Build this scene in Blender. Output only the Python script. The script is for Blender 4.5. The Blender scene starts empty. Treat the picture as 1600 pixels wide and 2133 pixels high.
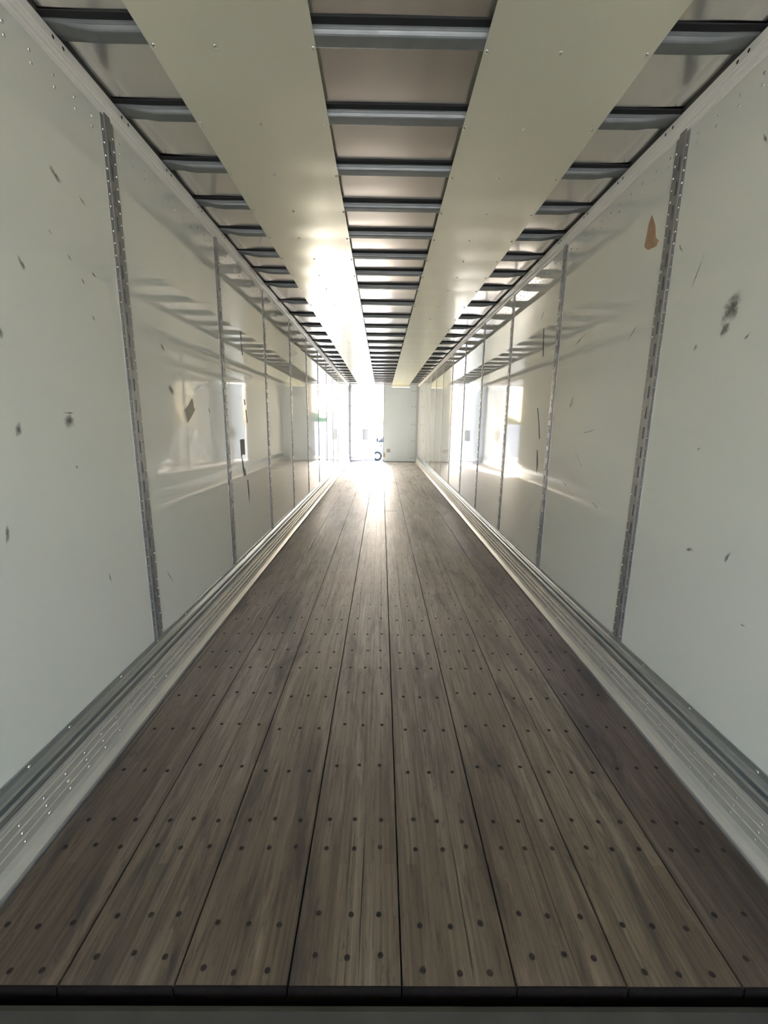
import bpy, math, random
from mathutils import Vector, Matrix, noise
random.seed(7)
S = bpy.context.scene
COL = S.collection

# ------------------------------------------------------------------ camera
F_PX = 898.0
cam_d = bpy.data.cameras.new('camera')
cam = bpy.data.objects.new('camera', cam_d); COL.objects.link(cam)
cam_d.sensor_fit = 'VERTICAL'; cam_d.sensor_height = 36.0
cam_d.lens = F_PX / 2133.0 * 36.0
cam_d.clip_start = 0.02; cam_d.clip_end = 500
PITCH, YAW, ROLL = math.radians(11.744), math.radians(0.4584), math.radians(0.7378)
fwd = Vector((math.sin(YAW) * math.cos(PITCH), math.cos(YAW) * math.cos(PITCH), -math.sin(PITCH)))
rgt = Vector((math.cos(YAW), -math.sin(YAW), 0))
upv = rgt.cross(fwd)
r2 = math.cos(ROLL) * rgt + math.sin(ROLL) * upv
u2 = -math.sin(ROLL) * rgt + math.cos(ROLL) * upv
M = Matrix((r2, u2, -fwd)).transposed().to_4x4()
M.translation = Vector((-0.0606, 0.0, 1.42))
cam.matrix_world = M
S.camera = cam

# ------------------------------------------------------------------ sky, sun, exposure
SUN_EL, SUN_AZ = math.radians(32.0), math.radians(11.0)   # azimuth from +Y towards +X
w = bpy.data.worlds.new('world'); S.world = w; w.use_nodes = True
nt = w.node_tree; nt.nodes.clear()
sky = nt.nodes.new('ShaderNodeTexSky'); sky.sky_type = 'NISHITA'
sky.sun_disc = False; sky.sun_elevation = SUN_EL; sky.sun_rotation = SUN_AZ
sky.altitude = 100; sky.air_density = 0.8; sky.dust_density = 3.6; sky.ozone_density = 0.6
bg = nt.nodes.new('ShaderNodeBackground'); bg.inputs['Strength'].default_value = 1.1
wo = nt.nodes.new('ShaderNodeOutputWorld')
nt.links.new(sky.outputs[0], bg.inputs[0]); nt.links.new(bg.outputs[0], wo.inputs[0])
sun_d = bpy.data.lights.new('sun', 'SUN'); sun_d.energy = 19.0; sun_d.angle = math.radians(0.6)
sun_d.color = (1.0, 0.96, 0.91)
sun = bpy.data.objects.new('sun', sun_d); COL.objects.link(sun)
sd = Vector((math.sin(SUN_AZ) * math.cos(SUN_EL), math.cos(SUN_AZ) * math.cos(SUN_EL), math.sin(SUN_EL)))
sun.rotation_euler = sd.to_track_quat('Z', 'Y').to_euler()
sun.location = (5, 30, 20)
# light portal over the rear opening: helps sampling of the sky, gives no light of its own
pd = bpy.data.lights.new('rear_portal', 'AREA'); pd.shape = 'RECTANGLE'; pd.size = 2.4; pd.size_y = 2.8
pd.cycles.is_portal = True
po = bpy.data.objects.new('rear_portal', pd); COL.objects.link(po)
po.location = (0, 16.02, 1.38); po.rotation_euler = (math.radians(-90), 0, 0)
pd2 = pd.copy(); pd2.size = 2.4; pd2.size_y = 2.7; po2 = bpy.data.objects.new('added_opening_portal', pd2); COL.objects.link(po2)
po2.location = (0, -3.86, 1.2); po2.rotation_euler = (math.radians(90), 0, 0)
S.view_settings.view_transform = 'Standard'; S.view_settings.look = 'None'
S.view_settings.gamma = 1.0; S.view_settings.use_curve_mapping = False
S.view_settings.exposure = 1.32
S.cycles.max_bounces = 40; S.cycles.diffuse_bounces = 24; S.cycles.glossy_bounces = 24
S.cycles.sample_clamp_indirect = 8.0; S.cycles.caustics_reflective = True; S.cycles.blur_glossy = 2.0
S.cycles.use_denoising = True

# ------------------------------------------------------------------ materials
class NT:
    def __init__(s, name):
        s.m = bpy.data.materials.new(name); s.m.use_nodes = True
        s.t = s.m.node_tree; s.b = s.t.nodes['Principled BSDF']
    def n(s, typ, **kw):
        nd = s.t.nodes.new('ShaderNode' + typ)
        for k, v in kw.items():
            if k in nd.inputs: nd.inputs[k].default_value = v
            else: setattr(nd, k, v)
        return nd
    def l(s, a, b): s.t.links.new(a, b)
    def setb(s, **kw):
        for k, v in kw.items():
            k = k.replace('_', ' ')
            if isinstance(v, tuple) and len(v) == 3: v = (*v, 1)
            s.b.inputs[k].default_value = v
    def pos(s, scale=(1, 1, 1)):
        g = s.n('NewGeometry'); mp = s.n('Mapping'); mp.inputs['Scale'].default_value = scale
        s.l(g.outputs['Position'], mp.inputs['Vector']); return mp.outputs[0]
    def noise(s, vec, scale, detail=4, rough=0.55, dist=0.0):
        nd = s.n('TexNoise'); s.l(vec, nd.inputs['Vector'])
        nd.inputs['Scale'].default_value = scale; nd.inputs['Detail'].default_value = detail
        nd.inputs['Roughness'].default_value = rough; nd.inputs['Distortion'].default_value = dist
        return nd.outputs['Fac']
    def ramp(s, fac, stops):
        r = s.n('ValToRGB'); s.l(fac, r.inputs[0])
        e = r.color_ramp.elements
        while len(e) < len(stops): e.new(0.5)
        for el, (p, c) in zip(e, stops):
            el.position = p; el.color = (*c, 1) if isinstance(c, tuple) else (c, c, c, 1)
        return r.outputs[0]
    def mix(s, a, b, fac, mode='MIX'):
        x = s.n('Mix', data_type='RGBA', blend_type=mode)
        for sock, v in ((x.inputs[6], a), (x.inputs[7], b)):
            if hasattr(v, 'links'): s.l(v, sock)
            else: sock.default_value = (*v, 1)
        if hasattr(fac, 'links'): s.l(fac, x.inputs[0])
        else: x.inputs[0].default_value = fac
        return x.outputs[2]
    def math(s, op, a, b=0.0):
        x = s.n('Math', operation=op)
        for i, v in enumerate((a, b)):
            if hasattr(v, 'links'): s.l(v, x.inputs[i])
            else: x.inputs[i].default_value = v
        return x.outputs[0]
    def bump(s, h, strength, dist=0.01):
        b = s.n('Bump'); b.inputs['Strength'].default_value = strength; b.inputs['Distance'].default_value = dist
        s.l(h, b.inputs['Height']); s.l(b.outputs[0], s.b.inputs['Normal'])

def metal(name, col, rough, metallic=1.0, var=0.12, scale=(6, 6, 6), bump=0.0, streak=None, rvar=0.7):
    k = NT(name)
    f = k.noise(k.pos(scale), 1.0, 5, 0.6)
    c = k.mix(tuple(x * (1 - var) for x in col), tuple(min(1, x * (1 + var)) for x in col), f)
    k.l(c, k.b.inputs['Base Color'])
    k.setb(Metallic=metallic, Roughness=rough)
    fr = k.noise(k.pos(streak or scale), 2.0, 4, 0.6)
    rr = k.math('ADD', k.math('MULTIPLY', fr, rough * rvar), rough * (1 - rvar / 2))
    if rough >= 0.25: rr = k.math('MAXIMUM', rr, 0.29)
    k.l(rr, k.b.inputs['Roughness'])
    if bump: k.bump(k.noise(k.pos(streak or scale), 3.0, 4, 0.6), bump, 0.002)
    return k.m

# wall panel: glossy cream-white sheet, faint grime, shallow waves
k = NT('glossy_wall_sheet')
g1 = k.noise(k.pos((1, 1, 1)), 1.3, 5, 0.6)
g2 = k.noise(k.pos((9, 9, 2.5)), 1.0, 6, 0.7)
c = k.mix((0.88, 0.875, 0.785), (0.915, 0.91, 0.83), g1)
c = k.mix(c, (0.55, 0.54, 0.45), k.math('MULTIPLY', k.math('GREATER_THAN', g2, 0.69), 0.16))
k.l(c, k.b.inputs['Base Color'])
k.setb(Roughness=0.08, IOR=1.5, Coat_Weight=0.7, Coat_Roughness=0.02, Coat_IOR=1.5)
sc = k.noise(k.pos((30, 30, 7)), 1.0, 3, 0.7)
k.l(k.math('ADD', k.math('MULTIPLY', sc, 0.06), 0.015), k.b.inputs['Roughness'])
k.bump(k.noise(k.pos((1.2, 1.2, 0.5)), 1.0, 2, 0.4), 0.10, 0.02)
MAT_WALL = k.m

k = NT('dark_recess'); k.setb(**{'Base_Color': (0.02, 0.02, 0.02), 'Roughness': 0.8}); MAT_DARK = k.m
k = NT('wall_backing'); k.setb(**{'Base_Color': (0.10, 0.10, 0.09), 'Roughness': 0.7}); MAT_BACK = k.m
MAT_POST = metal('galvanised_post', (0.46, 0.46, 0.465), 0.40, 0.75, 0.2, (20, 20, 12), 0.1)
MAT_RIVET = metal('bright_rivet', (0.80, 0.79, 0.75), 0.18)
MAT_SCUFF = metal('galvanised_scuff_band', (0.55, 0.58, 0.585), 0.36, 0.85, 0.18, (10, 2, 30), 0.08, (8, 1.2, 40))
MAT_RAIL = metal('worn_aluminium_rail', (0.76, 0.72, 0.64), 0.38, 0.45, 0.22, (20, 2, 30), 0.12, (20, 1.5, 60))
MAT_TRIM = metal('painted_top_rail', (0.93, 0.90, 0.83), 0.30, 0.0, 0.06, (5, 1, 5))
MAT_ROOF = metal('roof_sheet_metal', (0.86, 0.845, 0.825), 0.17, 1.0, 0.05, (2, 2, 2), 0.0, (1.5, 4, 1), 0.4)
MAT_BOW = metal('galvanised_bow', (0.25, 0.265, 0.265), 0.50, 0.6, 0.25, (14, 14, 14), 0.1)
MAT_SHEET = metal('satin_white_sheet', (0.95, 0.94, 0.78), 0.24, 0.45, 0.04, (3, 0.6, 3), 0.0, (3, 0.8, 3), 0.2)
MAT_SILL = metal('grimy_steel', (0.10, 0.092, 0.078), 0.6, 0.4, 0.4, (9, 9, 9), 0.2)
MAT_SCREW = metal('dark_screw', (0.045, 0.034, 0.026), 0.6, 0.3, 0.4, (50, 50, 50))
MAT_DOOR = metal('door_liner', (0.50, 0.555, 0.60), 0.3, 0.0, 0.04, (2, 2, 2))
MAT_FRAME = metal('painted_frame', (0.45, 0.47, 0.50), 0.4, 0.3, 0.1, (3, 3, 3))
MAT_GASKET = metal('rubber_gasket', (0.05, 0.05, 0.055), 0.6, 0.0, 0.3, (9, 9, 9))
MAT_GREY = metal('grey_plate', (0.10, 0.10, 0.10), 0.5, 0.2, 0.15, (9, 9, 9))
MAT_PLATE = metal('taupe_plate', (0.30, 0.28, 0.26), 0.5, 0.2, 0.15, (9, 9, 9))
MAT_LATCH = metal('ochre_latch', (0.38, 0.28, 0.13), 0.5, 0.2, 0.3, (30, 30, 30))

def wood(name):
    k = NT(name)
    P = k.pos((1, 1, 1))
    info = k.n('ObjectInfo')
    # laminated strips 35 mm wide, each with its own length and tone
    bt = k.n('TexBrick', offset=0.37, offset_frequency=2, squash=1.0)
    sw = k.n('Mapping'); sw.inputs['Rotation'].default_value = (0, 0, math.radians(90)); k.l(P, sw.inputs['Vector'])
    k.l(sw.outputs[0], bt.inputs['Vector'])
    bt.inputs['Color1'].default_value = (0, 0, 0, 1); bt.inputs['Color2'].default_value = (1, 1, 1, 1)
    bt.inputs['Mortar'].default_value = (0.3, 0.3, 0.3, 1)
    bt.inputs['Scale'].default_value = 1.0; bt.inputs['Mortar Size'].default_value = 0.0
    bt.inputs['Brick Width'].default_value = 1.15; bt.inputs['Row Height'].default_value = 0.0369
    strip = bt.outputs['Color']
    grain = k.noise(k.pos((90, 2.2, 1)), 1.0, 6, 0.65, 0.2)
    broad = k.noise(k.pos((3.2, 0.55, 1)), 1.0, 5, 0.6, 0.3)
    wear = k.noise(k.pos((16, 1.0, 1)), 1.0, 6, 0.7, 0.4)
    # far light and sheen painted into the boards: paler and greyer towards the loading doors
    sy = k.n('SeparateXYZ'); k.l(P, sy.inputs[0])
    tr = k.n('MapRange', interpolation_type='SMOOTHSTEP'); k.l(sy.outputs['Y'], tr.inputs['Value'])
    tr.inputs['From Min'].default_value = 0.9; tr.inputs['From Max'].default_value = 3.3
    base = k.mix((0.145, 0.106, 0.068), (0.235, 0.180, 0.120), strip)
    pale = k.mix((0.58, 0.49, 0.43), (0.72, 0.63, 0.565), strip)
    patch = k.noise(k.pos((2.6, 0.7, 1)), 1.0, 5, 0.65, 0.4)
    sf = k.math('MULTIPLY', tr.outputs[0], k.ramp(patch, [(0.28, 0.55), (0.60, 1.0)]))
    tr2 = k.n('MapRange', interpolation_type='SMOOTHSTEP'); k.l(sy.outputs['Y'], tr2.inputs['Value'])  # second step of the painted brightening, farther in
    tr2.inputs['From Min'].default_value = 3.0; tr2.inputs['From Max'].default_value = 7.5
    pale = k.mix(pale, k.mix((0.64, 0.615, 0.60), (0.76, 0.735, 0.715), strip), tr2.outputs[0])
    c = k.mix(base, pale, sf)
    dk = k.mix((0.070, 0.050, 0.036), (0.29, 0.245, 0.215), sf)         # colour of the dark grain lines
    blk = k.mix((0.040, 0.030, 0.026), (0.27, 0.24, 0.225), sf)       # grease and tyre marks
    c = k.mix(c, dk, k.ramp(grain, [(0.44, 0.0), (0.66, 0.8)]))
    lt = k.mix((0.36, 0.295, 0.215), (0.68, 0.62, 0.56), sf)
    c = k.mix(c, lt, k.ramp(wear, [(0.54, 0.0), (0.68, 0.7)]))
    fuzz = k.noise(k.pos((60, 7, 1)), 1.0, 6, 0.85, 0.6)
    c = k.mix(c, dk, k.ramp(fuzz, [(0.54, 0.0), (0.62, 0.75)]))
    c = k.mix(c, blk, k.ramp(broad, [(0.52, 0.0), (0.66, 0.65)]))
    stain = k.noise(k.pos((7.5, 1.4, 1)), 1.0, 5, 0.65, 0.6)
    c = k.mix(c, blk, k.ramp(stain, [(0.54, 0.0), (0.66, 0.8)]))
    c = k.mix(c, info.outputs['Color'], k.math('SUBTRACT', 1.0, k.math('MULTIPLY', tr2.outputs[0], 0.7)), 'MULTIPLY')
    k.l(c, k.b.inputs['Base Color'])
    rg = k.noise(k.pos((40, 3.0, 1)), 1.0, 5, 0.7)
    k.l(k.math('ADD', k.math('MULTIPLY', rg, 0.36), 0.29), k.b.inputs['Roughness'])
    k.setb(IOR=1.55, Coat_Weight=0.35, Coat_Roughness=0.42)
    h = k.math('ADD', k.math('MULTIPLY', grain, 0.5), k.math('MULTIPLY', k.noise(k.pos((28, 7, 1)), 1.0, 4, 0.7), 0.7))
    k.bump(h, 0.55, 0.003)
    return k.m
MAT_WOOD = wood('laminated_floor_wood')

MAT_END_SHADE = metal('plank_end_shade', (0.014, 0.010, 0.008), 0.95, 0.0, 0.4, (40, 40, 40))  # near plank ends coloured almost black, shade put into the colour
MAT_END_SHADE.node_tree.nodes['Principled BSDF'].inputs['Specular IOR Level'].default_value = 0.08

def scuff(name, col, dens, scale):
    k = NT(name)
    uv = k.n('UVMap'); sep = k.n('SeparateXYZ'); k.l(uv.outputs[0], sep.inputs[0])
    rad = k.math('SUBTRACT', 1.0, sep.outputs['X'])           # 1 at the heart of the mark, 0 at its rim
    nz = k.noise(k.pos((scale, scale, scale)), 1.0, 5, 0.75)
    a = k.math('MULTIPLY', k.ramp(k.math('ADD', k.math('MULTIPLY', nz, 0.9), k.math('MULTIPLY', rad, 0.5)),
                                  [(0.50, 0.0), (0.85, 1.0)]), dens)
    k.l(a, k.b.inputs['Alpha']); k.setb(**{'Base_Color': col, 'Roughness': 0.5})
    return k.m
MAT_SC_DARK = scuff('dark_scuff', (0.07, 0.07, 0.06), 0.6, 38)
MAT_SC_BROWN = scuff('brown_smear', (0.25, 0.15, 0.10), 0.55, 30)
MAT_SC_PALE = scuff('pale_scratch', (0.85, 0.85, 0.80), 0.6, 45)
MAT_TEAR = metal('torn_fibre', (0.52, 0.47, 0.37), 0.8, 0.0, 0.35, (60, 60, 60), 0.5)
MAT_TEARB = metal('torn_brown_fibre', (0.50, 0.33, 0.20), 0.75, 0.0, 0.4, (40, 40, 25), 0.4)
MAT_TAPE = metal('dark_tape', (0.12, 0.115, 0.10), 0.5, 0.0, 0.25, (40, 40, 40))

# ------------------------------------------------------------------ mesh helpers
class MB:
    def __init__(s): s.v = []; s.f = []; s.mi = []; s.uv = {}
    def add(s, vs, fs, mi=0):
        o = len(s.v); s.v += [tuple(p) for p in vs]
        for f in fs: s.f.append(tuple(i + o for i in f)); s.mi.append(mi)
        return o
    def box(s, x0, x1, y0, y1, z0, z1, mi=0, bev=0.0):
        if bev <= 0:
            vs = [(x, y, z) for x in (x0, x1) for y in (y0, y1) for z in (z0, z1)]
            fs = [(0, 1, 3, 2), (4, 6, 7, 5), (0, 4, 5, 1), (2, 3, 7, 6), (0, 2, 6, 4), (1, 5, 7, 3)]
            s.add(vs, fs, mi); return
        import bmesh
        bm = bmesh.new(); bmesh.ops.create_cube(bm, size=1.0)
        for v in bm.verts:
            v.co = ((x0 + x1) / 2 + v.co.x * (x1 - x0), (y0 + y1) / 2 + v.co.y * (y1 - y0), (z0 + z1) / 2 + v.co.z * (z1 - z0))
        bmesh.ops.bevel(bm, geom=bm.edges[:], offset=bev, segments=2, affect='EDGES')
        bm.verts.index_update()
        s.add([v.co[:] for v in bm.verts], [[v.index for v in f.verts] for f in bm.faces], mi); bm.free()
    def sweep(s, prof, axis, t0, t1, closed=False, mi=0, steps=1, jit=None):
        """profile of 3D-placing function points: prof = list of (a, b); axis 'y' -> (a, t, b)"""
        n = len(prof); o = len(s.v)
        for i in range(steps + 1):
            t = t0 + (t1 - t0) * i / steps
            for j, (a, b) in enumerate(prof):
                p = (a, t, b) if axis == 'y' else (t, a, b)
                if jit: p = jit(p, j)
                s.v.append(p)
        m = n if closed else n - 1
        for i in range(steps):
            for j in range(m):
                a = o + i * n + j; b = o + i * n + (j + 1) % n
                s.f.append((a, b, b + n, a + n)); s.mi.append(mi)
        if closed:
            s.f.append(tuple(o + j for j in range(n))[::-1]); s.mi.append(mi)
            s.f.append(tuple(o + steps * n + j for j in range(n))); s.mi.append(mi)
    def dome(s, c, nrm, r, h, seg=8, mi=0):
        nrm = Vector(nrm); a = nrm.orthogonal().normalized(); b = nrm.cross(a); c = Vector(c)
        rings = [(1.0, 0.0), (0.85, 0.55), (0.45, 0.92)]
        vs = []
        for q, e in rings:
            vs += [c + (a * math.cos(t) + b * math.sin(t)) * r * q + nrm * h * e for t in (2 * math.pi * i / seg for i in range(seg))]
        vs.append(c + nrm * h)
        fs = []
        for k_ in range(2):
            for i in range(seg):
                j = (i + 1) % seg
                fs.append((k_ * seg + i, k_ * seg + j, (k_ + 1) * seg + j, (k_ + 1) * seg + i))
        for i in range(seg): fs.append((2 * seg + i, 2 * seg + (i + 1) % seg, 3 * seg))
        s.add(vs, fs, mi)
    def cyl(s, p0, p1, r, seg=12, mi=0, r1=None):
        p0 = Vector(p0); p1 = Vector(p1); d = (p1 - p0).normalized(); a = d.orthogonal().normalized(); b = d.cross(a)
        r1 = r if r1 is None else r1
        vs = [p + (a * math.cos(2 * math.pi * i / seg) + b * math.sin(2 * math.pi * i / seg)) * q for p, q in ((p0, r), (p1, r1)) for i in range(seg)]
        fs = [(i, (i + 1) % seg, seg + (i + 1) % seg, seg + i) for i in range(seg)]
        fs += [tuple(range(seg))[::-1], tuple(range(seg, 2 * seg))]
        s.add(vs, fs, mi)
    def mesh(s, name, mats, smooth=False):
        me = bpy.data.meshes.new(name); me.from_pydata(s.v, [], s.f)
        for m in (mats if isinstance(mats, (list, tuple)) else [mats]): me.materials.append(m)
        me.polygons.foreach_set('material_index', s.mi)
        import bmesh
        bm = bmesh.new(); bm.from_mesh(me); bmesh.ops.recalc_face_normals(bm, faces=bm.faces[:]); bm.to_mesh(me); bm.free()
        if smooth:
            me.polygons.foreach_set('use_smooth', [True] * len(me.polygons)); me.set_sharp_from_angle(angle=math.radians(50))
        me.update(); return me

def link(name, me, parent=None, loc=(0, 0, 0), rz=0.0):
    o = bpy.data.objects.new(name, me); COL.objects.link(o)
    o.location = loc; o.rotation_euler = (0, 0, rz)
    if parent: o.parent = parent
    return o
def tag(o, label, cat, kind=None, group=None):
    o['label'] = label; o['category'] = cat
    if kind: o['kind'] = kind
    if group: o['group'] = group
    return o
def stuff(o): o['kind'] = 'stuff'; return o

HW = 1.237           # half the inner width
Y0, Y1 = -3.80, 15.85  # unseen length added behind the camera, sets how far daylight fill reaches
# ------------------------------------------------------------------ floor
mb = MB(); mb.box(-HW, HW, 0.86, 16.0, -0.12, -0.040)
floor = link('floor', mb.mesh('floor', MAT_DARK))
tag(floor, 'worn brown laminated wood plank floor running to the rear doors', 'floor', 'structure')
edges = [-1.170, -0.873, -0.577, -0.286, 0.008, 0.304, 0.592, 0.893, 1.176]
tints = [(0.86, 0.80, 0.77), (0.98, 0.95, 0.92), (1.03, 0.98, 0.93), (1.02, 0.98, 0.96), (1.0, 0.97, 0.94), (0.98, 0.92, 0.87), (0.98, 0.93, 0.84), (0.72, 0.65, 0.65)]
rowsA = [0.903, 1.002, 1.207, 1.31, 1.562, 1.815, 2.062, 2.302, 2.504, 2.719, 2.963]
rowsB = [0.868, 0.974, 1.206, 1.311, 1.532, 1.783, 2.03, 2.298, 2.476, 2.708, 2.933]
r_far = []; y = 3.18
while y < 15.6: r_far.append(y); y += 0.232 if y < 3.6 else 0.302
YS = 6.91
smb = MB()
smb.add([(0.0080 * math.cos(t), 0.0080 * math.sin(t), 0.0002) for t in (2 * math.pi * i / 10 for i in range(10))] +
        [(0.0068 * math.cos(t), 0.0068 * math.sin(t), 0.0013) for t in (2 * math.pi * i / 10 for i in range(10))] +
        [(0.0032 * math.cos(t), 0.0032 * math.sin(t), 0.0006) for t in (2 * math.pi * i / 10 for i in range(10))],
        [(i, (i + 1) % 10, 10 + (i + 1) % 10, 10 + i) for i in range(10)] + [(10 + i, 10 + (i + 1) % 10, 20 + (i + 1) % 10, 20 + i) for i in range(10)] + [tuple(range(20, 30))])
SCREW = smb.mesh('screw', MAT_SCREW)
for i in range(8):
    x0, x1 = edges[i] + 0.0022, edges[i + 1] - 0.0022
    xc = (edges[i] + edges[i + 1]) / 2
    for part, (ya, yb) in enumerate(((0.838, YS - 0.001), (YS + 0.001, 15.98))):
        m = MB()
        b = 0.003; dz = random.uniform(-0.0012, 0.0012)
        prof = [(x0, -0.036), (x0, -b + dz), (x0 + b * 0.3, -b * 0.3 + dz), (x0 + b, dz), (x1 - b, dz), (x1 - b * 0.3, -b * 0.3 + dz), (x1, -b + dz), (x1, -0.036)]
        if part == 0:       # worn, rounded nose at the near end
            n = len(prof)
            for (yy, drop) in ((0.832, 0.03), (0.832, 0.006), (0.8335, 0.003), (0.8355, 0.001), (0.838, 0.0), (yb, 0.0)):
                m.v += [(a, yy, bz if bz < -0.03 else bz - drop) for a, bz in prof]
            for s_ in range(5):
                for j in range(n):
                    a = s_ * n + j; c2 = s_ * n + (j + 1) % n
                    m.f.append((a, c2, c2 + n, a + n)); m.mi.append(1 if s_ < 4 else 0)
            m.f.append(tuple(range(n))[::-1]); m.mi.append(1); m.f.append(tuple(range(5 * n, 6 * n))); m.mi.append(0)
        else:
            m.sweep(prof, 'y', ya, yb, closed=True)
        pl = link('plank', m.mesh('plank', [MAT_WOOD, MAT_END_SHADE]), floor)
        t = tints[i]; q = 1 + random.uniform(-0.04, 0.04)
        pl.color = (t[0] * q, t[1] * q, t[2] * q, 1)
        # screws: the near rows one by one, the far ones as one part
        rows = (rowsA if i % 2 else rowsB) + r_far
        st = MB()
        for y in rows:
            if not (ya < y < yb): continue
            off = 0.028 if (y > 3 and i % 2) else 0.0
            for dx in (-0.088, 0.002, 0.090):
                px, py = xc + dx + random.uniform(-0.006, 0.006), y + off + random.uniform(-0.006, 0.006)
                if y < 3.0:
                    link('screw', SCREW, pl, (px, py, dz + 0.0002))
                else:
                    r = 0.0072
                    st.add([(px + r * math.cos(a), py + r * math.sin(a), dz + 0.0006) for a in (math.pi * q_ / 4 for q_ in range(8))] + [(px, py, dz + 0.0012)],
                           [(q_, (q_ + 1) % 8, 8) for q_ in range(8)])
        if st.v: stuff(link('screw_heads', st.mesh('screw_heads', MAT_SCREW), pl))
        # weathered splits along the grain
        if part == 0:
            sp = MB()
            cracks = {0: [(0.02, 1.6, 3.2)], 1: [(0.16, 1.45, 3.1), (0.1, 3.4, 6.0)], 2: [(0.09, 2.8, 5.0), (0.21, 4.0, 6.5)], 3: [(0.182, 0.84, 1.3), (0.07, 2.4, 5.5), (0.17, 3.0, 6.6), (0.235, 2.2, 4.6)],
                      4: [(0.187, 0.84, 1.25), (0.10, 2.6, 5.6)], 5: [(0.17, 0.84, 1.5), (0.13, 3.2, 6.0), (0.23, 3.0, 5.4)], 6: [(0.10, 1.1, 2.6), (0.2, 2.9, 4.8)], 7: [(0.13, 2.2, 4.4)]}[i]
            for (dx, a, b2) in cracks:
                n = int((b2 - a) / 0.08) + 2; ph = random.random() * 9
                L, R_ = [], []
                for q_ in range(n):
                    yy = a + (b2 - a) * q_ / (n - 1); wv = 0.006 * noise.noise((ph, yy * 1.7, 0)) + 0.002 * noise.noise((ph, yy * 9, 3))
                    wd = 0.0012 * math.sin(math.pi * q_ / (n - 1)) ** 0.6 + 0.0003
                    L.append((x0 + dx + wv - wd, yy, dz + 0.0005)); R_.append((x0 + dx + wv + wd, yy, dz + 0.0005))
                sp.add(L + R_, [(q_, q_ + 1, n + q_ + 1, n + q_) for q_ in range(n - 1)])
            stuff(link('grain_split', sp.mesh('grain_split', MAT_SCREW), pl))
# near steel sill in front of the plank ends
mb = MB()
mb.sweep([(0.30, -0.010), (0.794, -0.010), (0.805, -0.013), (0.810, -0.020), (0.810, -0.12), (0.30, -0.12)], 'x', -HW, HW, closed=True, steps=1)
sill = link('trim_3', mb.mesh('trim_3', MAT_SILL))
tag(sill, 'grimy dark steel sill across the near end of the wood floor', 'sill', 'structure')
mb = MB(); mb.box(-HW, HW, 0.80, 0.87, -0.2, -0.115)
link('gap_base', mb.mesh('gap_base', MAT_DARK), sill)

# ------------------------------------------------------------------ side walls
POST_W = 0.088
def post_mesh():
    """pressed slotted post, local: x = inwards from the wall, y along the wall, z up"""
    m = MB(); za, zb = 0.27, 2.675
    d0, d1 = 0.0035, 0.0065
    # two flanges and their returns
    for s_ in (-1, 1):
        m.sweep([(-0.001, s_ * 0.044), (d0, s_ * 0.044), (d0, s_ * 0.023), (d1, s_ * 0.020)], 'zz', 0, 1) if False else None
        pts = [(-0.001, s_ * 0.044), (d0 - 0.0008, s_ * 0.044), (d0, s_ * 0.0425), (d0, s_ * 0.0235), (d1, s_ * 0.0195)]
        o = len(m.v)
        for z in (za, zb): m.v += [(a, b, z) for a, b in pts]
        for j in range(len(pts) - 1): m.f.append((o + j, o + j + 1, o + len(pts) + j + 1, o + len(pts) + j)); m.mi.append(0)
    # face with real slots
    hw, hs = 0.0195, 0.0062
    pitch, sl = 0.097, 0.057
    z = za; zc = 0.318
    def quad(y0, y1, z0, z1, x=d1, mi=0): m.add([(x, y0, z0), (x, y1, z0), (x, y1, z1), (x, y0, z1)], [(0, 1, 2, 3)], mi)
    while zc + pitch / 2 < 2.60:
        a, b = zc - sl / 2, zc + sl / 2
        quad(-hw, hw, z, a); quad(-hw, -hs, a, b); quad(hs, hw, a, b)
        # slot walls and back
        bx = -0.004
        m.add([(d1, -hs, a), (d1, hs, a), (d1, hs, b), (d1, -hs, b), (bx, -hs, a), (bx, hs, a), (bx, hs, b), (bx, -hs, b)],
              [(0, 1, 5, 4), (1, 2, 6, 5), (2, 3, 7, 6), (3, 0, 4, 7)], 0)
        quad(-hs, hs, a, b, bx, 1)
        z = b; zc += pitch
    quad(-hw, hw, z, zb)
    return m.mesh('slotted_post', [MAT_POST, MAT_DARK])
def post_rivets():
    m = MB(); z = 0.31
    while z < 2.60:
        for s_ in (-1, 1): m.dome((0.0034, s_ * 0.033, z), (1, 0, 0), 0.0052, 0.0035, 6)
        z += 0.0477
    return m.mesh('rivet_heads', MAT_RIVET, True)
PM, PR = post_mesh(), post_rivets()

def flip(me, sx):
    if sx > 0: return me
    c = me.copy(); c.transform(Matrix.Diagonal((-1, 1, 1, 1))); c.flip_normals(); return c
PMs = {-1: PM, 1: flip(PM, -1)}; PRs = {-1: PR, 1: flip(PR, -1)}

def mark(parent, sx, pts, mat, d=0.0012, name='scuff_mark', lab=None, thick=0.0):
    """irregular patch lying on the wall; pts are (y, z); UV.x runs 0 at the heart to 1 at the rim"""
    cy = sum(p[0] for p in pts) / len(pts); cz = sum(p[1] for p in pts) / len(pts)
    me = bpy.data.meshes.new(name)
    xw = sx * (HW - d)
    v = [(xw, cy, cz)] + [(xw, p[0], p[1]) for p in pts]; n = len(pts)
    f = [(0, 1 + i, 1 + (i + 1) % n) for i in range(n)]
    if thick:
        v += [(sx * HW, p[0], p[1]) for p in pts]
        f += [(1 + i, 1 + (i + 1) % n, 1 + n + (i + 1) % n, 1 + n + i) for i in range(n)]
    me.from_pydata(v, [], f); me.materials.append(mat)
    uv = me.uv_layers.new(name='UVMap')
    for lp in me.loops: uv.data[lp.index].uv = (0.0 if lp.vertex_index == 0 else 1.0, 0)
    o = link(name, me, parent)
    if lab: o['label'] = lab
    return o
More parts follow.
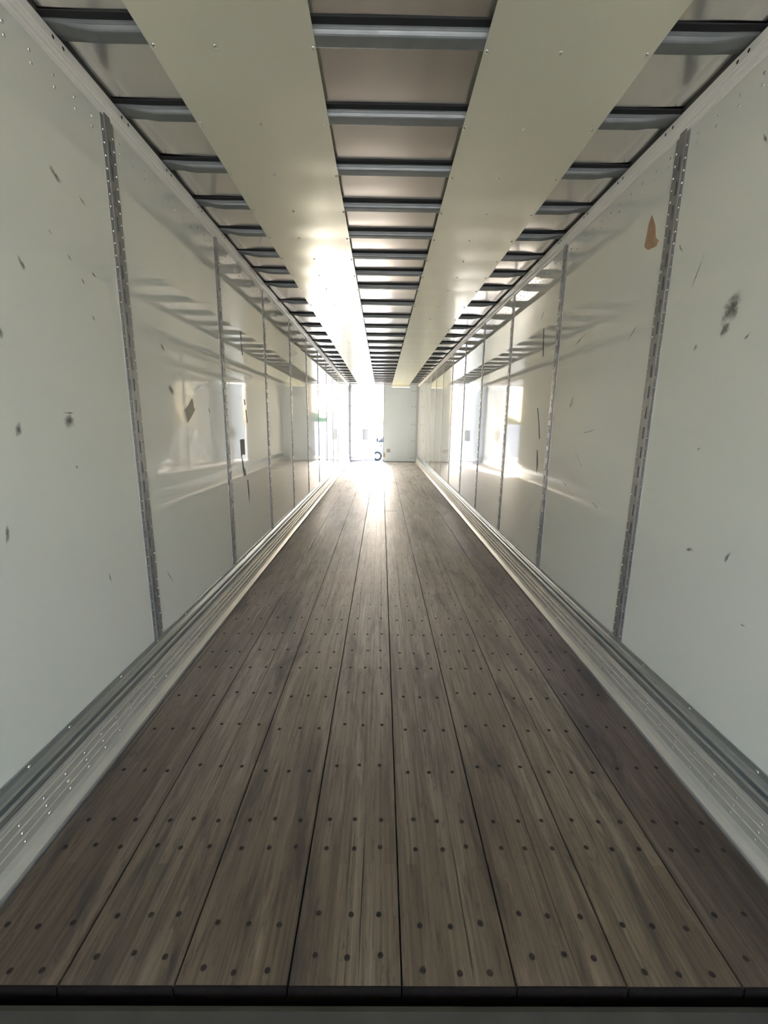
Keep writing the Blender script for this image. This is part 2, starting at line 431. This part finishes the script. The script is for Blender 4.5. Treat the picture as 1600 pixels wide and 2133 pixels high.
def blob(y0, z0, y1, z1, wd, n=14, j=0.25):
    """ragged lens between two points, wd wide"""
    a, b = Vector((y0, z0)), Vector((y1, z1)); d = b - a; L = d.length; d = d / L; q = Vector((-d.y, d.x))
    out = []
    for i in range(n):
        t = 2 * math.pi * i / n; r = 1 + random.uniform(-j, j)
        p = (a + b) / 2 + d * (math.cos(t) * L / 2 * r) + q * (math.sin(t) * wd / 2 * r)
        out.append((p.x, p.y))
    return out

CORR = [(0.002, 0.2865), (0.005, 0.285), (0.0065, 0.264), (0.013, 0.259), (0.024, 0.255), (0.0285, 0.248), (0.0265, 0.240), (0.016, 0.235), (0.007, 0.231), (0.006, 0.228),
        (0.008, 0.225), (0.022, 0.221), (0.0285, 0.213), (0.0285, 0.200), (0.022, 0.193), (0.008, 0.187), (0.005, 0.181), (0.005, 0.150)]
RAIL = [(0.008, 0.168), (0.016, 0.166), (0.018, 0.160), (0.0185, 0.148), (0.0215, 0.146), (0.0215, 0.143), (0.0185, 0.141), (0.019, 0.113), (0.022, 0.111), (0.022, 0.108),
        (0.0195, 0.106), (0.020, 0.078), (0.023, 0.076), (0.023, 0.073), (0.0205, 0.071), (0.022, 0.045), (0.030, 0.026), (0.044, 0.012), (0.052, 0.006), (0.054, -0.03)]
TRIM = [(0.001, 2.655), (0.0035, 2.656), (0.0045, 2.668), (0.009, 2.672), (0.0095, 2.680), (0.005, 2.684), (0.005, 2.689), (0.013, 2.693), (0.014, 2.700),
        (0.011, 2.704), (0.0145, 2.708), (0.0145, 2.738), (0.0135, 2.741), (0.0, 2.741)]
BOWS = [1.84 - 0.4064 * k for k in range(5, 0, -1)] + [1.84 + 0.4064 * k for k in range(8)]
y = BOWS[-1] + 0.61
while y < 15.5: BOWS.append(y); y += 0.61

POST_Y = {}
def side_wall(sx, name, label, y_first):
    m = MB(); x0, x1 = sorted((sx * (HW + 0.0015), sx * (HW + 0.04)))
    m.box(x0, x1, Y0, 16.0, -0.12, 2.80)
    wall = tag(link(name, m.mesh(name, MAT_BACK)), label, 'wall', 'structure')
    ys = [y_first + 1.22 * i for i in range(-1, 12)]
    POST_Y[sx] = ys
    e = [Y0] + ys + [15.84]
    for i in range(len(e) - 1):
        a = e[i] + (0.041 if i else 0); b = e[i + 1] - (0.041 if i < len(e) - 2 else 0)
        if b - a < 0.05: continue
        m = MB(); x0, x1 = sorted((sx * HW, sx * (HW + 0.0015)))
        # slightly dished sheet
        ny, nz = 8, 12; amp = random.uniform(-0.0006, 0.0006)
        g = [[(sx * (HW + amp * math.sin(math.pi * p / ny) * math.sin(math.pi * q / nz)), a + (b - a) * p / ny, 0.16 + (2.672 - 0.16) * q / nz) for q in range(nz + 1)] for p in range(ny + 1)]
        vs = [v for row in g for v in row]
        m.add(vs, [(p * (nz + 1) + q, (p + 1) * (nz + 1) + q, (p + 1) * (nz + 1) + q + 1, p * (nz + 1) + q + 1) for p in range(ny) for q in range(nz)])
        me = m.mesh('wall_panel', MAT_WALL, True)
        want = -sx
        if me.polygons[0].normal.x * want < 0: me.flip_normals()
        pn = link('wall_panel', me, wall)
        # two rows of small panel rivets under the top rail
        rv = MB(); yy = a + 0.04; nn = (-sx, 0, 0)
        while yy < b - 0.02:
            for zz in (2.572, 2.608): rv.dome((sx * HW, yy + random.uniform(-0.004, 0.004), zz), nn, 0.0055, 0.003, 6)
            yy += 0.104
        stuff(link('rivet_heads', rv.mesh('rivet_heads', MAT_RIVET, True), pn))
    for yp in ys:
        p = link('slotted_post', PMs[sx], wall, (sx * HW, yp, 0))
        r = stuff(link('rivet_heads', PRs[sx], p))
    # bottom: corrugated scuff band in lengths, and the riveted bottom rail
    bname = 'baseboard_left' if sx < 0 else 'baseboard_right'
    m = MB(); m.sweep([(sx * (HW - d), z) for d, z in RAIL], 'y', Y0, 15.86)
    me = m.mesh(bname, MAT_RAIL)
    base = tag(link(bname, me), ('left' if sx < 0 else 'right') + ' wall base, pale riveted aluminium rail below corrugated grey scuff band', 'baseboard', 'structure')
    cuts = [Y0, 1.32, 2.52, 2.95, 3.42, 5.35, 7.6, 9.9, 12.3, 14.2, 15.86] if sx < 0 else [Y0, 1.78, 2.83, 4.05, 5.8, 7.4, 9.2, 11.4, 13.6, 15.86]
    for a, b in zip(cuts, cuts[1:]):
        m = MB(); lift = random.uniform(0.0, 0.0012)
        m.sweep([(sx * (HW - d - lift * (d > 0.003)), z) for d, z in CORR], 'y', a - 0.012, b)
        # closed lap edge
        sb = link('scuff_band', m.mesh('scuff_band', MAT_SCUFF), base)
        st = MB(); yy = a + 0.12
        while yy < b - 0.05:
            st.dome((sx * (HW - 0.0066 - lift), yy, 0.2745), (-sx, 0, 0), 0.0062, 0.004, 6); yy += 0.3285
        if st.v: stuff(link('screw_heads', st.mesh('screw_heads', MAT_RIVET, True), sb))
    st = MB(); yy = Y0 + 0.05 + (0.02 if sx > 0 else 0.0)
    while yy < 15.8:
        for zz, dd in ((0.127, 0.0188), (0.092, 0.0198), (0.057, 0.0215)):
            st.dome((sx * (HW - dd), yy + 0.004 * (0.127 - zz) / 0.035, zz), (-sx, 0, 0), 0.0052, 0.0036, 6)
        yy += 0.1046
    stuff(link('rivet_heads', st.mesh('rivet_heads', MAT_RIVET, True), base))
    # top rail
    tname = 'trim_1' if sx < 0 else 'trim_2'
    m = MB(); m.sweep([(sx * (HW - d), z) for d, z in TRIM], 'y', Y0, 15.86)
    tr = tag(link(tname, m.mesh(tname, MAT_TRIM)), ('left' if sx < 0 else 'right') + ' top rail, ridged cream metal strip between wall and roof', 'trim', 'structure')
    st = MB()
    for yb in BOWS:
        for dy in (-0.024, 0.026):
            for r_, xx in ((0.0065, 0.0148),):
                st.add([(sx * (HW - xx), yb + dy + r_ * math.cos(t), 2.7225 + r_ * math.sin(t)) for t in (math.pi * q / 4 for q in range(8))] + [(sx * (HW - xx - 0.0012), yb + dy, 2.7225)],
                       [(q, (q + 1) % 8, 8) for q in range(8)])
    stuff(link('screw_heads', st.mesh('screw_heads', MAT_SCREW), tr))
    return wall, base

wall_left, base_left = side_wall(-1, 'wall_left', 'left side wall of glossy cream panels joined by slotted grey posts', 2.121)
wall_right, base_right = side_wall(1, 'wall_right', 'right side wall of glossy cream panels joined by slotted grey posts', 2.155)

# marks on the left wall (y, z in metres along and up the wall)
L, R = (wall_left, -1), (wall_right, 1)
mark(*L, blob(1.73, 2.285, 1.79, 2.255, 0.035), MAT_SC_BROWN, lab='reddish brown smear')
for (a, b, c, d, wd) in [(1.875, 2.262, 1.924, 2.232, 0.010), (1.682, 2.072, 1.702, 2.055, 0.010), (1.771, 2.02, 1.789, 1.996, 0.012), (1.53, 1.93, 1.556, 1.888, 0.018),
                         (1.832, 1.957, 1.853, 1.936, 0.012), (1.405, 1.71, 1.42, 1.65, 0.03), (1.871, 1.833, 1.89, 1.809, 0.012), (1.44, 1.41, 1.415, 1.355, 0.03),
                         (1.664, 1.243, 1.681, 1.227, 0.014), (1.332, 1.10, 1.314, 1.03, 0.02), (1.78, 0.776, 1.793, 0.712, 0.012), (2.47, 1.605, 2.53, 1.56, 0.05),
                         (2.415, 1.818, 2.474, 1.772, 0.02), (3.008, 1.505, 3.04, 1.46, 0.02), (2.258, 0.62, 2.333, 0.504, 0.010), (1.9, 2.0, 1.93, 1.985, 0.01)]:
    mark(*L, blob(a, b, c, d, wd), MAT_SC_DARK)
# stencilled hand-sized smudges
mark(*L, blob(1.625, 1.41, 1.70, 1.408, 0.05), MAT_SC_DARK); mark(*L, blob(1.63, 1.44, 1.70, 1.44, 0.008), MAT_SC_DARK)
mark(*L, [(2.76, 1.549), (2.773, 1.527), (2.774, 1.498), (2.792, 1.484), (2.761, 1.461), (2.674, 1.403), (2.638, 1.477), (2.701, 1.503)],
     MAT_TEAR, 0.004, 'torn_patch', 'torn diamond of raw fibre', 0.004)
for pts in [[(3.64, 1.265), (3.75, 1.265), (3.752, 1.13), (3.69, 1.14), (3.645, 1.12)], [(3.66, 1.12), (3.69, 1.085), (3.70, 1.03), (3.74, 1.0), (3.755, 0.955), (3.70, 0.95), (3.67, 1.0)],
            [(3.775, 0.91), (3.80, 0.91), (3.815, 0.80), (3.80, 0.70), (3.785, 0.80)], [(3.79, 2.14), (3.812, 2.14), (3.812, 2.075), (3.79, 2.08)], [(3.79, 2.06), (3.81, 2.04), (3.835, 1.96), (3.815, 1.955), (3.80, 2.0)],
            [(3.80, 1.60), (3.825, 1.59), (3.835, 1.555), (3.81, 1.55)], [(3.83, 1.51), (3.85, 1.51), (3.87, 1.405), (3.85, 1.40)]]:
    mark(*L, pts, MAT_TAPE, 0.002, 'tape_strip', None, 0.002)
# marks on the right wall
mark(*R, [(2.326, 2.417), (2.286, 2.356), (2.269, 2.298), (2.243, 2.277), (2.256, 2.256), (2.325, 2.264), (2.359, 2.291), (2.35, 2.339), (2.342, 2.389)], MAT_TEARB, 0.003, 'torn_patch', 'torn brown patch', 0.003)
mark(*R, blob(1.705, 1.91, 1.735, 1.79, 0.085, 18), MAT_SC_DARK); mark(*R, blob(1.71, 1.80, 1.755, 1.765, 0.06), MAT_SC_DARK)
for (a, b, c, d, wd) in [(1.91, 2.105, 1.965, 1.975, 0.010), (2.05, 2.155, 2.088, 2.205, 0.012), (1.522, 0.972, 1.548, 0.912, 0.016), (1.757, 1.339, 1.783, 1.321, 0.012),
                         (1.40, 0.73, 1.43, 0.725, 0.008), (1.71, 0.92, 1.755, 0.906, 0.02), (1.675, 2.36, 1.708, 2.412, 0.014), (3.71, 2.322, 3.78, 2.247, 0.03), (1.64, 1.72, 1.60, 1.755, 0.01),
                         (1.87, 1.76, 1.89, 1.72, 0.02), (2.33, 1.93, 2.42, 1.85, 0.012), (2.9, 2.0, 3.1, 1.93, 0.012)]:
    mark(*R, blob(a, b, c, d, wd), MAT_SC_DARK)
for pts in [[(3.675, 1.553), (3.69, 1.55), (3.63, 1.43), (3.59, 1.30), (3.57, 1.31), (3.62, 1.44)], [(3.62, 1.21), (3.60, 1.21), (3.56, 1.10), (3.58, 1.02), (3.60, 1.1)], [(3.70, 2.175), (3.685, 2.175), (3.645, 1.96), (3.665, 1.955)]]:
    mark(*R, pts, MAT_TAPE, 0.002, 'tape_strip', None, 0.002)
for (a, b, c, d, wd) in [(2.62, 1.40, 2.85, 1.36, 0.012), (2.75, 1.13, 2.95, 1.28, 0.012), (3.0, 1.62, 3.06, 1.52, 0.05), (2.5, 0.93, 2.62, 0.96, 0.02), (3.3, 1.5, 3.42, 1.36, 0.04), (2.95, 1.0, 3.05, 1.02, 0.02)]:
    mark(*R, blob(a, b, c, d, wd), MAT_SC_PALE)

# ------------------------------------------------------------------ roof
ZR = 2.758
m = MB(); nx = 48; yn = int((16.0 - Y0) / 0.05)
def roof_z(x, y):
    ax = abs(x); e = max(0.0, (ax - 0.95) / 0.287)
    nb = min(abs(y - b) for b in BOWS)
    lift = 0.0035 * min(1.0, nb / 0.2)                   # sheet bellies between bows
    wv = 0.0022 * noise.noise((x * 1.3, y * 1.1, 4.0)) + 0.006 * e * noise.noise((x * 2.0, y * 2.6, 9.0))
    return ZR - lift + wv + 0.004 * e * e
for j in range(yn + 1):
    yy = Y0 + (16.0 - Y0) * j / yn
    for i in range(nx + 1):
        xx = -1.262 + 2.524 * i / nx
        m.v.append((xx, yy, roof_z(xx, yy)))
for j in range(yn):
    for i in range(nx):
        a = j * (nx + 1) + i; m.f.append((a, a + 1, a + nx + 2, a + nx + 1)); m.mi.append(0)
ceiling = tag(link('ceiling', m.mesh('ceiling', MAT_ROOF, True)), 'bare sheet metal roof carried on grey cross bows', 'ceiling', 'structure')
# pressed hat section: near flange coloured dark for a soft dark reflection, web, rounded lip, underside, far web, far flange
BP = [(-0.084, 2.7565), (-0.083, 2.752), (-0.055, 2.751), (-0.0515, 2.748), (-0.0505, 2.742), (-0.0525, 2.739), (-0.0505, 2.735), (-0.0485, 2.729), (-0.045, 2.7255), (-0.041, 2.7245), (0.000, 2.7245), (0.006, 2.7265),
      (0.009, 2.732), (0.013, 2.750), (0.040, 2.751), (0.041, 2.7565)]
m = MB(); nb_ = len(BP); xs_ = [-1.2335, -1.205, -1.17, -1.12, -1.07, 0.0, 1.07, 1.12, 1.17, 1.205, 1.2335]
for x_ in xs_:                       # the ends are pressed flatter where they meet the top rail
    e_ = min(1.0, max(0.0, (abs(x_) - 1.07) / 0.15)); e_ = e_ * e_ * (3 - 2 * e_); q_ = 1 - 0.72 * e_
    m.v += [(x_, a_, 2.7565 - (2.7565 - z_) * q_) for a_, z_ in BP]
for i_ in range(len(xs_) - 1):
    for j_ in range(nb_ - 1):
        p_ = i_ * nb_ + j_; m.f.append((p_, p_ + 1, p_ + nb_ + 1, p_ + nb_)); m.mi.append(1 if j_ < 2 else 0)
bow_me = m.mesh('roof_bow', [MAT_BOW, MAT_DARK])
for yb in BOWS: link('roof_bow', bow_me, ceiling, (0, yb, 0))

m = MB(); m.dome((0, 0, 0), (0, 0, -1), 0.0085, 0.0055, 10)
RIV = m.mesh('rivet', MAT_RIVET, True)
def liner(x0, x1, yend, rx, droop):
    ya = Y0; n = int((yend - ya) / 0.05); cx = 6
    m = MB()
    def zz(x, y):
        nb = min(abs(y - b) for b in BOWS)
        return 2.7225 - 0.0015 * min(1, nb / 0.2) - 0.003 * abs(noise.noise((x * 1.5, y * 1.6, x0))) * min(1, nb / 0.1)
    for lay in (0, 0.0018):
        for j in range(n + 1):
            yy = ya + (yend - ya) * j / n
            for i in range(cx + 1):
                xx = x0 + (x1 - x0) * i / cx
                m.v.append((xx, yy, zz(xx, yy) - 0.0018 + lay))
    N = (n + 1) * (cx + 1)
    for j in range(n):
        for i in range(cx):
            a = j * (cx + 1) + i
            m.f.append((a, a + cx + 1, a + cx + 2, a + 1)); m.mi.append(0)
            m.f.append((N + a, N + a + 1, N + a + cx + 2, N + a + cx + 1)); m.mi.append(0)
        for i in (0, cx):
            a = j * (cx + 1) + i; m.f.append((a, a + cx + 1, N + a + cx + 1, N + a)); m.mi.append(0)
    if droop:      # the rear end is bent down as a short flap
        pr = [(yend, 2.7215), (yend + 0.03, 2.716), (yend + 0.045, 2.70), (yend + 0.05, 2.60)]
        m.sweep(pr + [(a + 0.0018, b + 0.0018) for a, b in pr[::-1]], 'x', x0, x1, closed=True)
    o = link('liner_sheet', m.mesh('liner_sheet', MAT_SHEET, True), ceiling)
    for yb in BOWS:
        if not (0.9 < yb < yend): continue
        for x in rx:
            xx = x + (random.uniform(-0.035, 0.035) if x == rx[1] else random.uniform(-0.004, 0.004))
            link('rivet', RIV, o, (xx, yb, zz(xx, yb) - 0.0016))
liner(-0.900, -0.309, 15.75, (-0.885, -0.64, -0.322), False)
liner(0.288, 0.894, 15.42, (0.302, 0.58, 0.872), True)

# ------------------------------------------------------------------ unseen front wall behind the camera, wide opening added to let daylight in
NX0, NX1, NZ0, NZ = -1.15, 1.15, -0.08, 2.45
m = MB(); m.box(-1.26, NX0, Y0 - 0.05, Y0, -0.12, 2.8); m.box(NX1, 1.26, Y0 - 0.05, Y0, -0.12, 2.8); m.box(NX0, NX1, Y0 - 0.05, Y0, NZ, 2.8); m.box(NX0, NX1, Y0 - 0.05, Y0, -0.12, NZ0)
wf = tag(link('wall_front', m.mesh('wall_front', MAT_DOOR)), 'pale front end wall behind the camera with a wide opening added for daylight', 'wall', 'structure')
m = MB(); m.box(-HW, HW, Y0, 0.31, -0.2, -0.10)
fb = tag(link('trim_4', m.mesh('trim_4', MAT_SILL)), 'dark steel pan under the near sill', 'trim', 'structure')

# ------------------------------------------------------------------ rear frame and doors
YD = 15.86
m = MB()
m.box(-1.28, 1.28, YD, 16.02, 2.735, 2.95); m.box(-1.28, -1.205, YD, 16.02, -0.1, 2.735); m.box(1.175, 1.28, YD, 16.02, -0.1, 2.735)
m.box(-1.28, 1.28, 15.985, 16.06, -0.25, -0.004)
rf = tag(link('trim_5', m.mesh('trim_5', MAT_FRAME)), 'grey steel rear door frame around both doors', 'frame', 'structure')
m = MB()
for zz in (0.142, 0.751, 1.35, 1.974, 2.5): m.cyl((-1.199, YD - 0.006, zz - 0.035), (-1.199, YD - 0.006, zz + 0.035), 0.012, 10)
link('hinge_pin', m.mesh('hinge_pin', MAT_GREY), rf)

def door(name, label, sx):
    """local: hinge line at x = 0, leaf runs to +x * (-sx), inner face at y = 0, z up"""
    W_, H_, T_ = 1.165, 2.725, 0.045
    s = -sx
    m = MB(); a, b = sorted((0.0, s * W_)); m.box(a, b, 0, T_, 0.006, H_, 0, 0.006)
    o = tag(link(name, m.mesh(name, MAT_DOOR)), label, 'door', 'structure')
    # rubber gasket round the edge
    m = MB()
    for (xa, xb, za, zb) in ((-0.012, 0.004, 0.0, H_ + 0.006), (W_ - 0.004, W_ + 0.012, 0.0, H_ + 0.006), (0, W_, -0.022, 0.010), (0, W_, H_ - 0.004, H_ + 0.006)):
        q0, q1 = sorted((s * xa, s * xb)); m.box(q0, q1, 0.004, T_ - 0.004, za, zb)
    link('gasket', m.mesh('gasket', MAT_GASKET), o)
    m = MB()
    for zz in (0.14, 0.755, 1.345, 1.97, 2.5):
        for dx in (0.05, 0.145):
            for dz in (-0.014, 0.014): m.dome((s * dx, 0.0, zz + dz), (0, -1, 0), 0.011, 0.006, 8)
    for (dx, zz) in ((1.07, 1.40), (0.16, 1.16), (1.03, 0.42)): m.dome((s * dx, 0.0, zz), (0, -1, 0), 0.012, 0.006, 8)
    bl = stuff(link('bolt_heads', m.mesh('bolt_heads', MAT_GREY, True), o))
    return o
d1 = door('door_1', 'closed right rear door, pale liner with small grey plate low down', 1)
d1.location = (1.178, YD + 0.005, 0.012)
m = MB(); m.box(-1.045, -0.915, -0.006, 0.0, 0.335, 0.465, 0, 0.003); link('cover_plate', m.mesh('cover_plate', MAT_PLATE), d1)
m = MB(); m.box(-1.165, -1.10, -0.012, 0.004, 0.16, 0.30, 0, 0.004); m.cyl((-1.14, -0.02, 0.13), (-1.14, -0.02, 0.33), 0.010, 10); link('latch', m.mesh('latch', MAT_LATCH), d1)
d2 = door('door_2', 'left rear door standing ajar in bright daylight with grey recessed plate', -1)
d2.location = (-1.19, YD + 0.06, 0.012); d2.rotation_euler = (0, 0, math.radians(41.5))
m = MB(); m.box(0.575, 0.825, -0.005, 0.001, 0.755, 1.155, 0, 0.002); m.box(0.60, 0.80, -0.007, -0.004, 0.79, 1.12, 0, 0.001); link('cover_plate', m.mesh('cover_plate', MAT_GREY), d2)
# strap loop hanging in the top left corner of the rear frame
m = MB(); n = 28
ring = [(-1.192 + 0.038 * math.cos(2 * math.pi * i / n), 15.83, 2.625 + 0.075 * math.sin(2 * math.pi * i / n)) for i in range(n)]
for i in range(n): m.cyl(ring[i], ring[(i + 1) % n], 0.008, 6)
tag(link('strap_loop', m.mesh('strap_loop', MAT_GREY)), 'small grey strap loop hanging at the top of the left door jamb', 'strap')

# ------------------------------------------------------------------ outside
k = NT('pale_concrete')
c = k.mix((0.42, 0.40, 0.37), (0.56, 0.54, 0.50), k.noise(k.pos((0.6, 0.6, 0.6)), 1.0, 6, 0.65)); k.l(c, k.b.inputs['Base Color']); k.setb(Roughness=0.85)
k.bump(k.noise(k.pos((9, 9, 9)), 1.0, 5, 0.7), 0.3, 0.01)
MAT_GROUND = k.m
m = MB(); m.add([(-150, -150, -1.2), (150, -150, -1.2), (150, 220, -1.2), (-150, 220, -1.2)], [(0, 1, 2, 3)])
tag(link('ground', m.mesh('ground', MAT_GROUND)), 'pale concrete yard outside the rear doors', 'ground', 'structure')

MAT_VAN = metal('white_van_paint', (0.78, 0.78, 0.80), 0.3, 0.0, 0.03, (1, 1, 1))
MAT_TYRE = metal('tyre_rubber', (0.025, 0.025, 0.025), 0.8, 0.0, 0.2, (8, 8, 8))
k = NT('dark_window_glass'); k.setb(**{'Base_Color': (0.05, 0.055, 0.06), 'Roughness': 0.05}); MAT_GLASS = k.m
van = bpy.data.objects.new('cargo_van', None); COL.objects.link(van); van.location = (-1.35, 30.0, -1.2)
tag(van, 'white cargo van parked side-on in the yard beyond the open gap', 'van')
# side profile (x along the van, z up), nose to -x
prof = [(0.0, 0.35), (0.0, 0.75), (0.10, 0.98), (0.75, 1.18), (1.45, 1.95), (1.85, 2.48), (2.3, 2.58), (5.75, 2.58), (5.9, 2.45), (5.95, 0.40), (5.6, 0.33), (0.3, 0.28)]
m = MB(); ws = [(0.0, 0.88), (0.06, 0.97), (1.94, 0.97), (2.0, 0.88)]
o = 0
for (yy, sc_) in ws:
    m.v += [(3.0 + (a - 3.0) * (0.985 if sc_ < 0.9 else 1.0), yy, 0.33 + (b - 0.33) * (0.985 if sc_ < 0.9 else 1.0)) for a, b in prof]
n = len(prof)
for s_ in range(3):
    for j in range(n):
        m.f.append((s_ * n + j, s_ * n + (j + 1) % n, (s_ + 1) * n + (j + 1) % n, (s_ + 1) * n + j)); m.mi.append(0)
m.f.append(tuple(range(n))); m.mi.append(0); m.f.append(tuple(range(3 * n, 4 * n))[::-1]); m.mi.append(0)
link('body', m.mesh('body', MAT_VAN), van)
m = MB(); m.add([(1.02, -0.006, 1.28), (2.10, -0.006, 1.26), (2.10, -0.006, 1.86), (1.62, -0.006, 1.86), (1.02, 0.02, 1.28), (2.10, 0.02, 1.26), (2.10, 0.02, 1.86), (1.62, 0.02, 1.86)],
                [(0, 1, 2, 3), (0, 4, 5, 1), (1, 5, 6, 2), (2, 6, 7, 3), (3, 7, 4, 0)])
link('side_window', m.mesh('side_window', MAT_GLASS), van)
m = MB(); m.box(1.18, 1.36, -0.02, 0.0, 1.0, 1.06, 0, 0.004); link('door_handle', m.mesh('door_handle', MAT_TYRE), van)
m = MB(); m.box(0.95, 1.06, -0.22, 0.01, 1.30, 1.60, 0, 0.03); link('mirror', m.mesh('mirror', MAT_TYRE), van)
wm = MB(); 
for (yy0, yy1, r) in ((0.0, 0.20, 0.33),): wm.cyl((0, yy0, 0), (0, yy1, 0), r, 28)
wheel_me = wm.mesh('wheel', MAT_TYRE)
hm = MB(); hm.cyl((0, -0.012, 0), (0, 0.0, 0), 0.19, 20); hm.dome((0, -0.012, 0), (0, -1, 0), 0.07, 0.03, 10)
hub_me = hm.mesh('hub_cap', MAT_FRAME)
for (x, yy) in ((1.02, -0.012), (4.75, -0.012), (1.02, 1.81), (4.75, 1.81)):
    wl = link('wheel', wheel_me, van, (x, yy, 0.33))
    if yy < 0.5: link('hub_cap', hub_me, wl)

# trees far behind the yard
k = NT('tree_leaves'); c = k.mix((0.05, 0.11, 0.06), (0.12, 0.20, 0.09), k.noise(k.pos((2, 2, 2)), 1.0, 4, 0.6)); k.l(c, k.b.inputs['Base Color']); k.setb(Roughness=0.7); MAT_LEAF = k.m
MAT_BARK = metal('bark', (0.12, 0.09, 0.07), 0.9, 0.0, 0.3, (4, 4, 4))
import bmesh
for i, (tx, ty, h, lb) in enumerate([(7.5, 92, 4.6, 'bushy green tree far behind the van, nearest its tail'), (13.5, 95, 5.0, 'taller bushy green tree far behind the van, middle of three'), (20, 90, 4.4, 'bushy green tree far behind the van, farthest from it')]):
    t = bpy.data.objects.new('tree', None); COL.objects.link(t); t.location = (tx, ty, -1.2)
    tag(t, lb, 'tree', None, 'trees behind the yard')
    m = MB(); m.cyl((0, 0, -0.05), (0, 0, h * 0.5), 0.22, 8, 0, 0.13); link('trunk', m.mesh('trunk', MAT_BARK), t)
    bm = bmesh.new(); bmesh.ops.create_icosphere(bm, subdivisions=4, radius=1.0)
    for v in bm.verts:
        n_ = v.co.normalized(); r = 1 + 0.35 * noise.noise(n_ * 2.1 + Vector((i * 7, 0, 0))) + 0.18 * noise.noise(n_ * 6 + Vector((0, i * 5, 0)))
        v.co = Vector((n_.x * 2.9 * r, n_.y * 2.6 * r, h * 0.6 + n_.z * h * 0.38 * r))
    me = bpy.data.meshes.new('crown'); bm.to_mesh(me); bm.free(); me.materials.append(MAT_LEAF); link('crown', me, t)
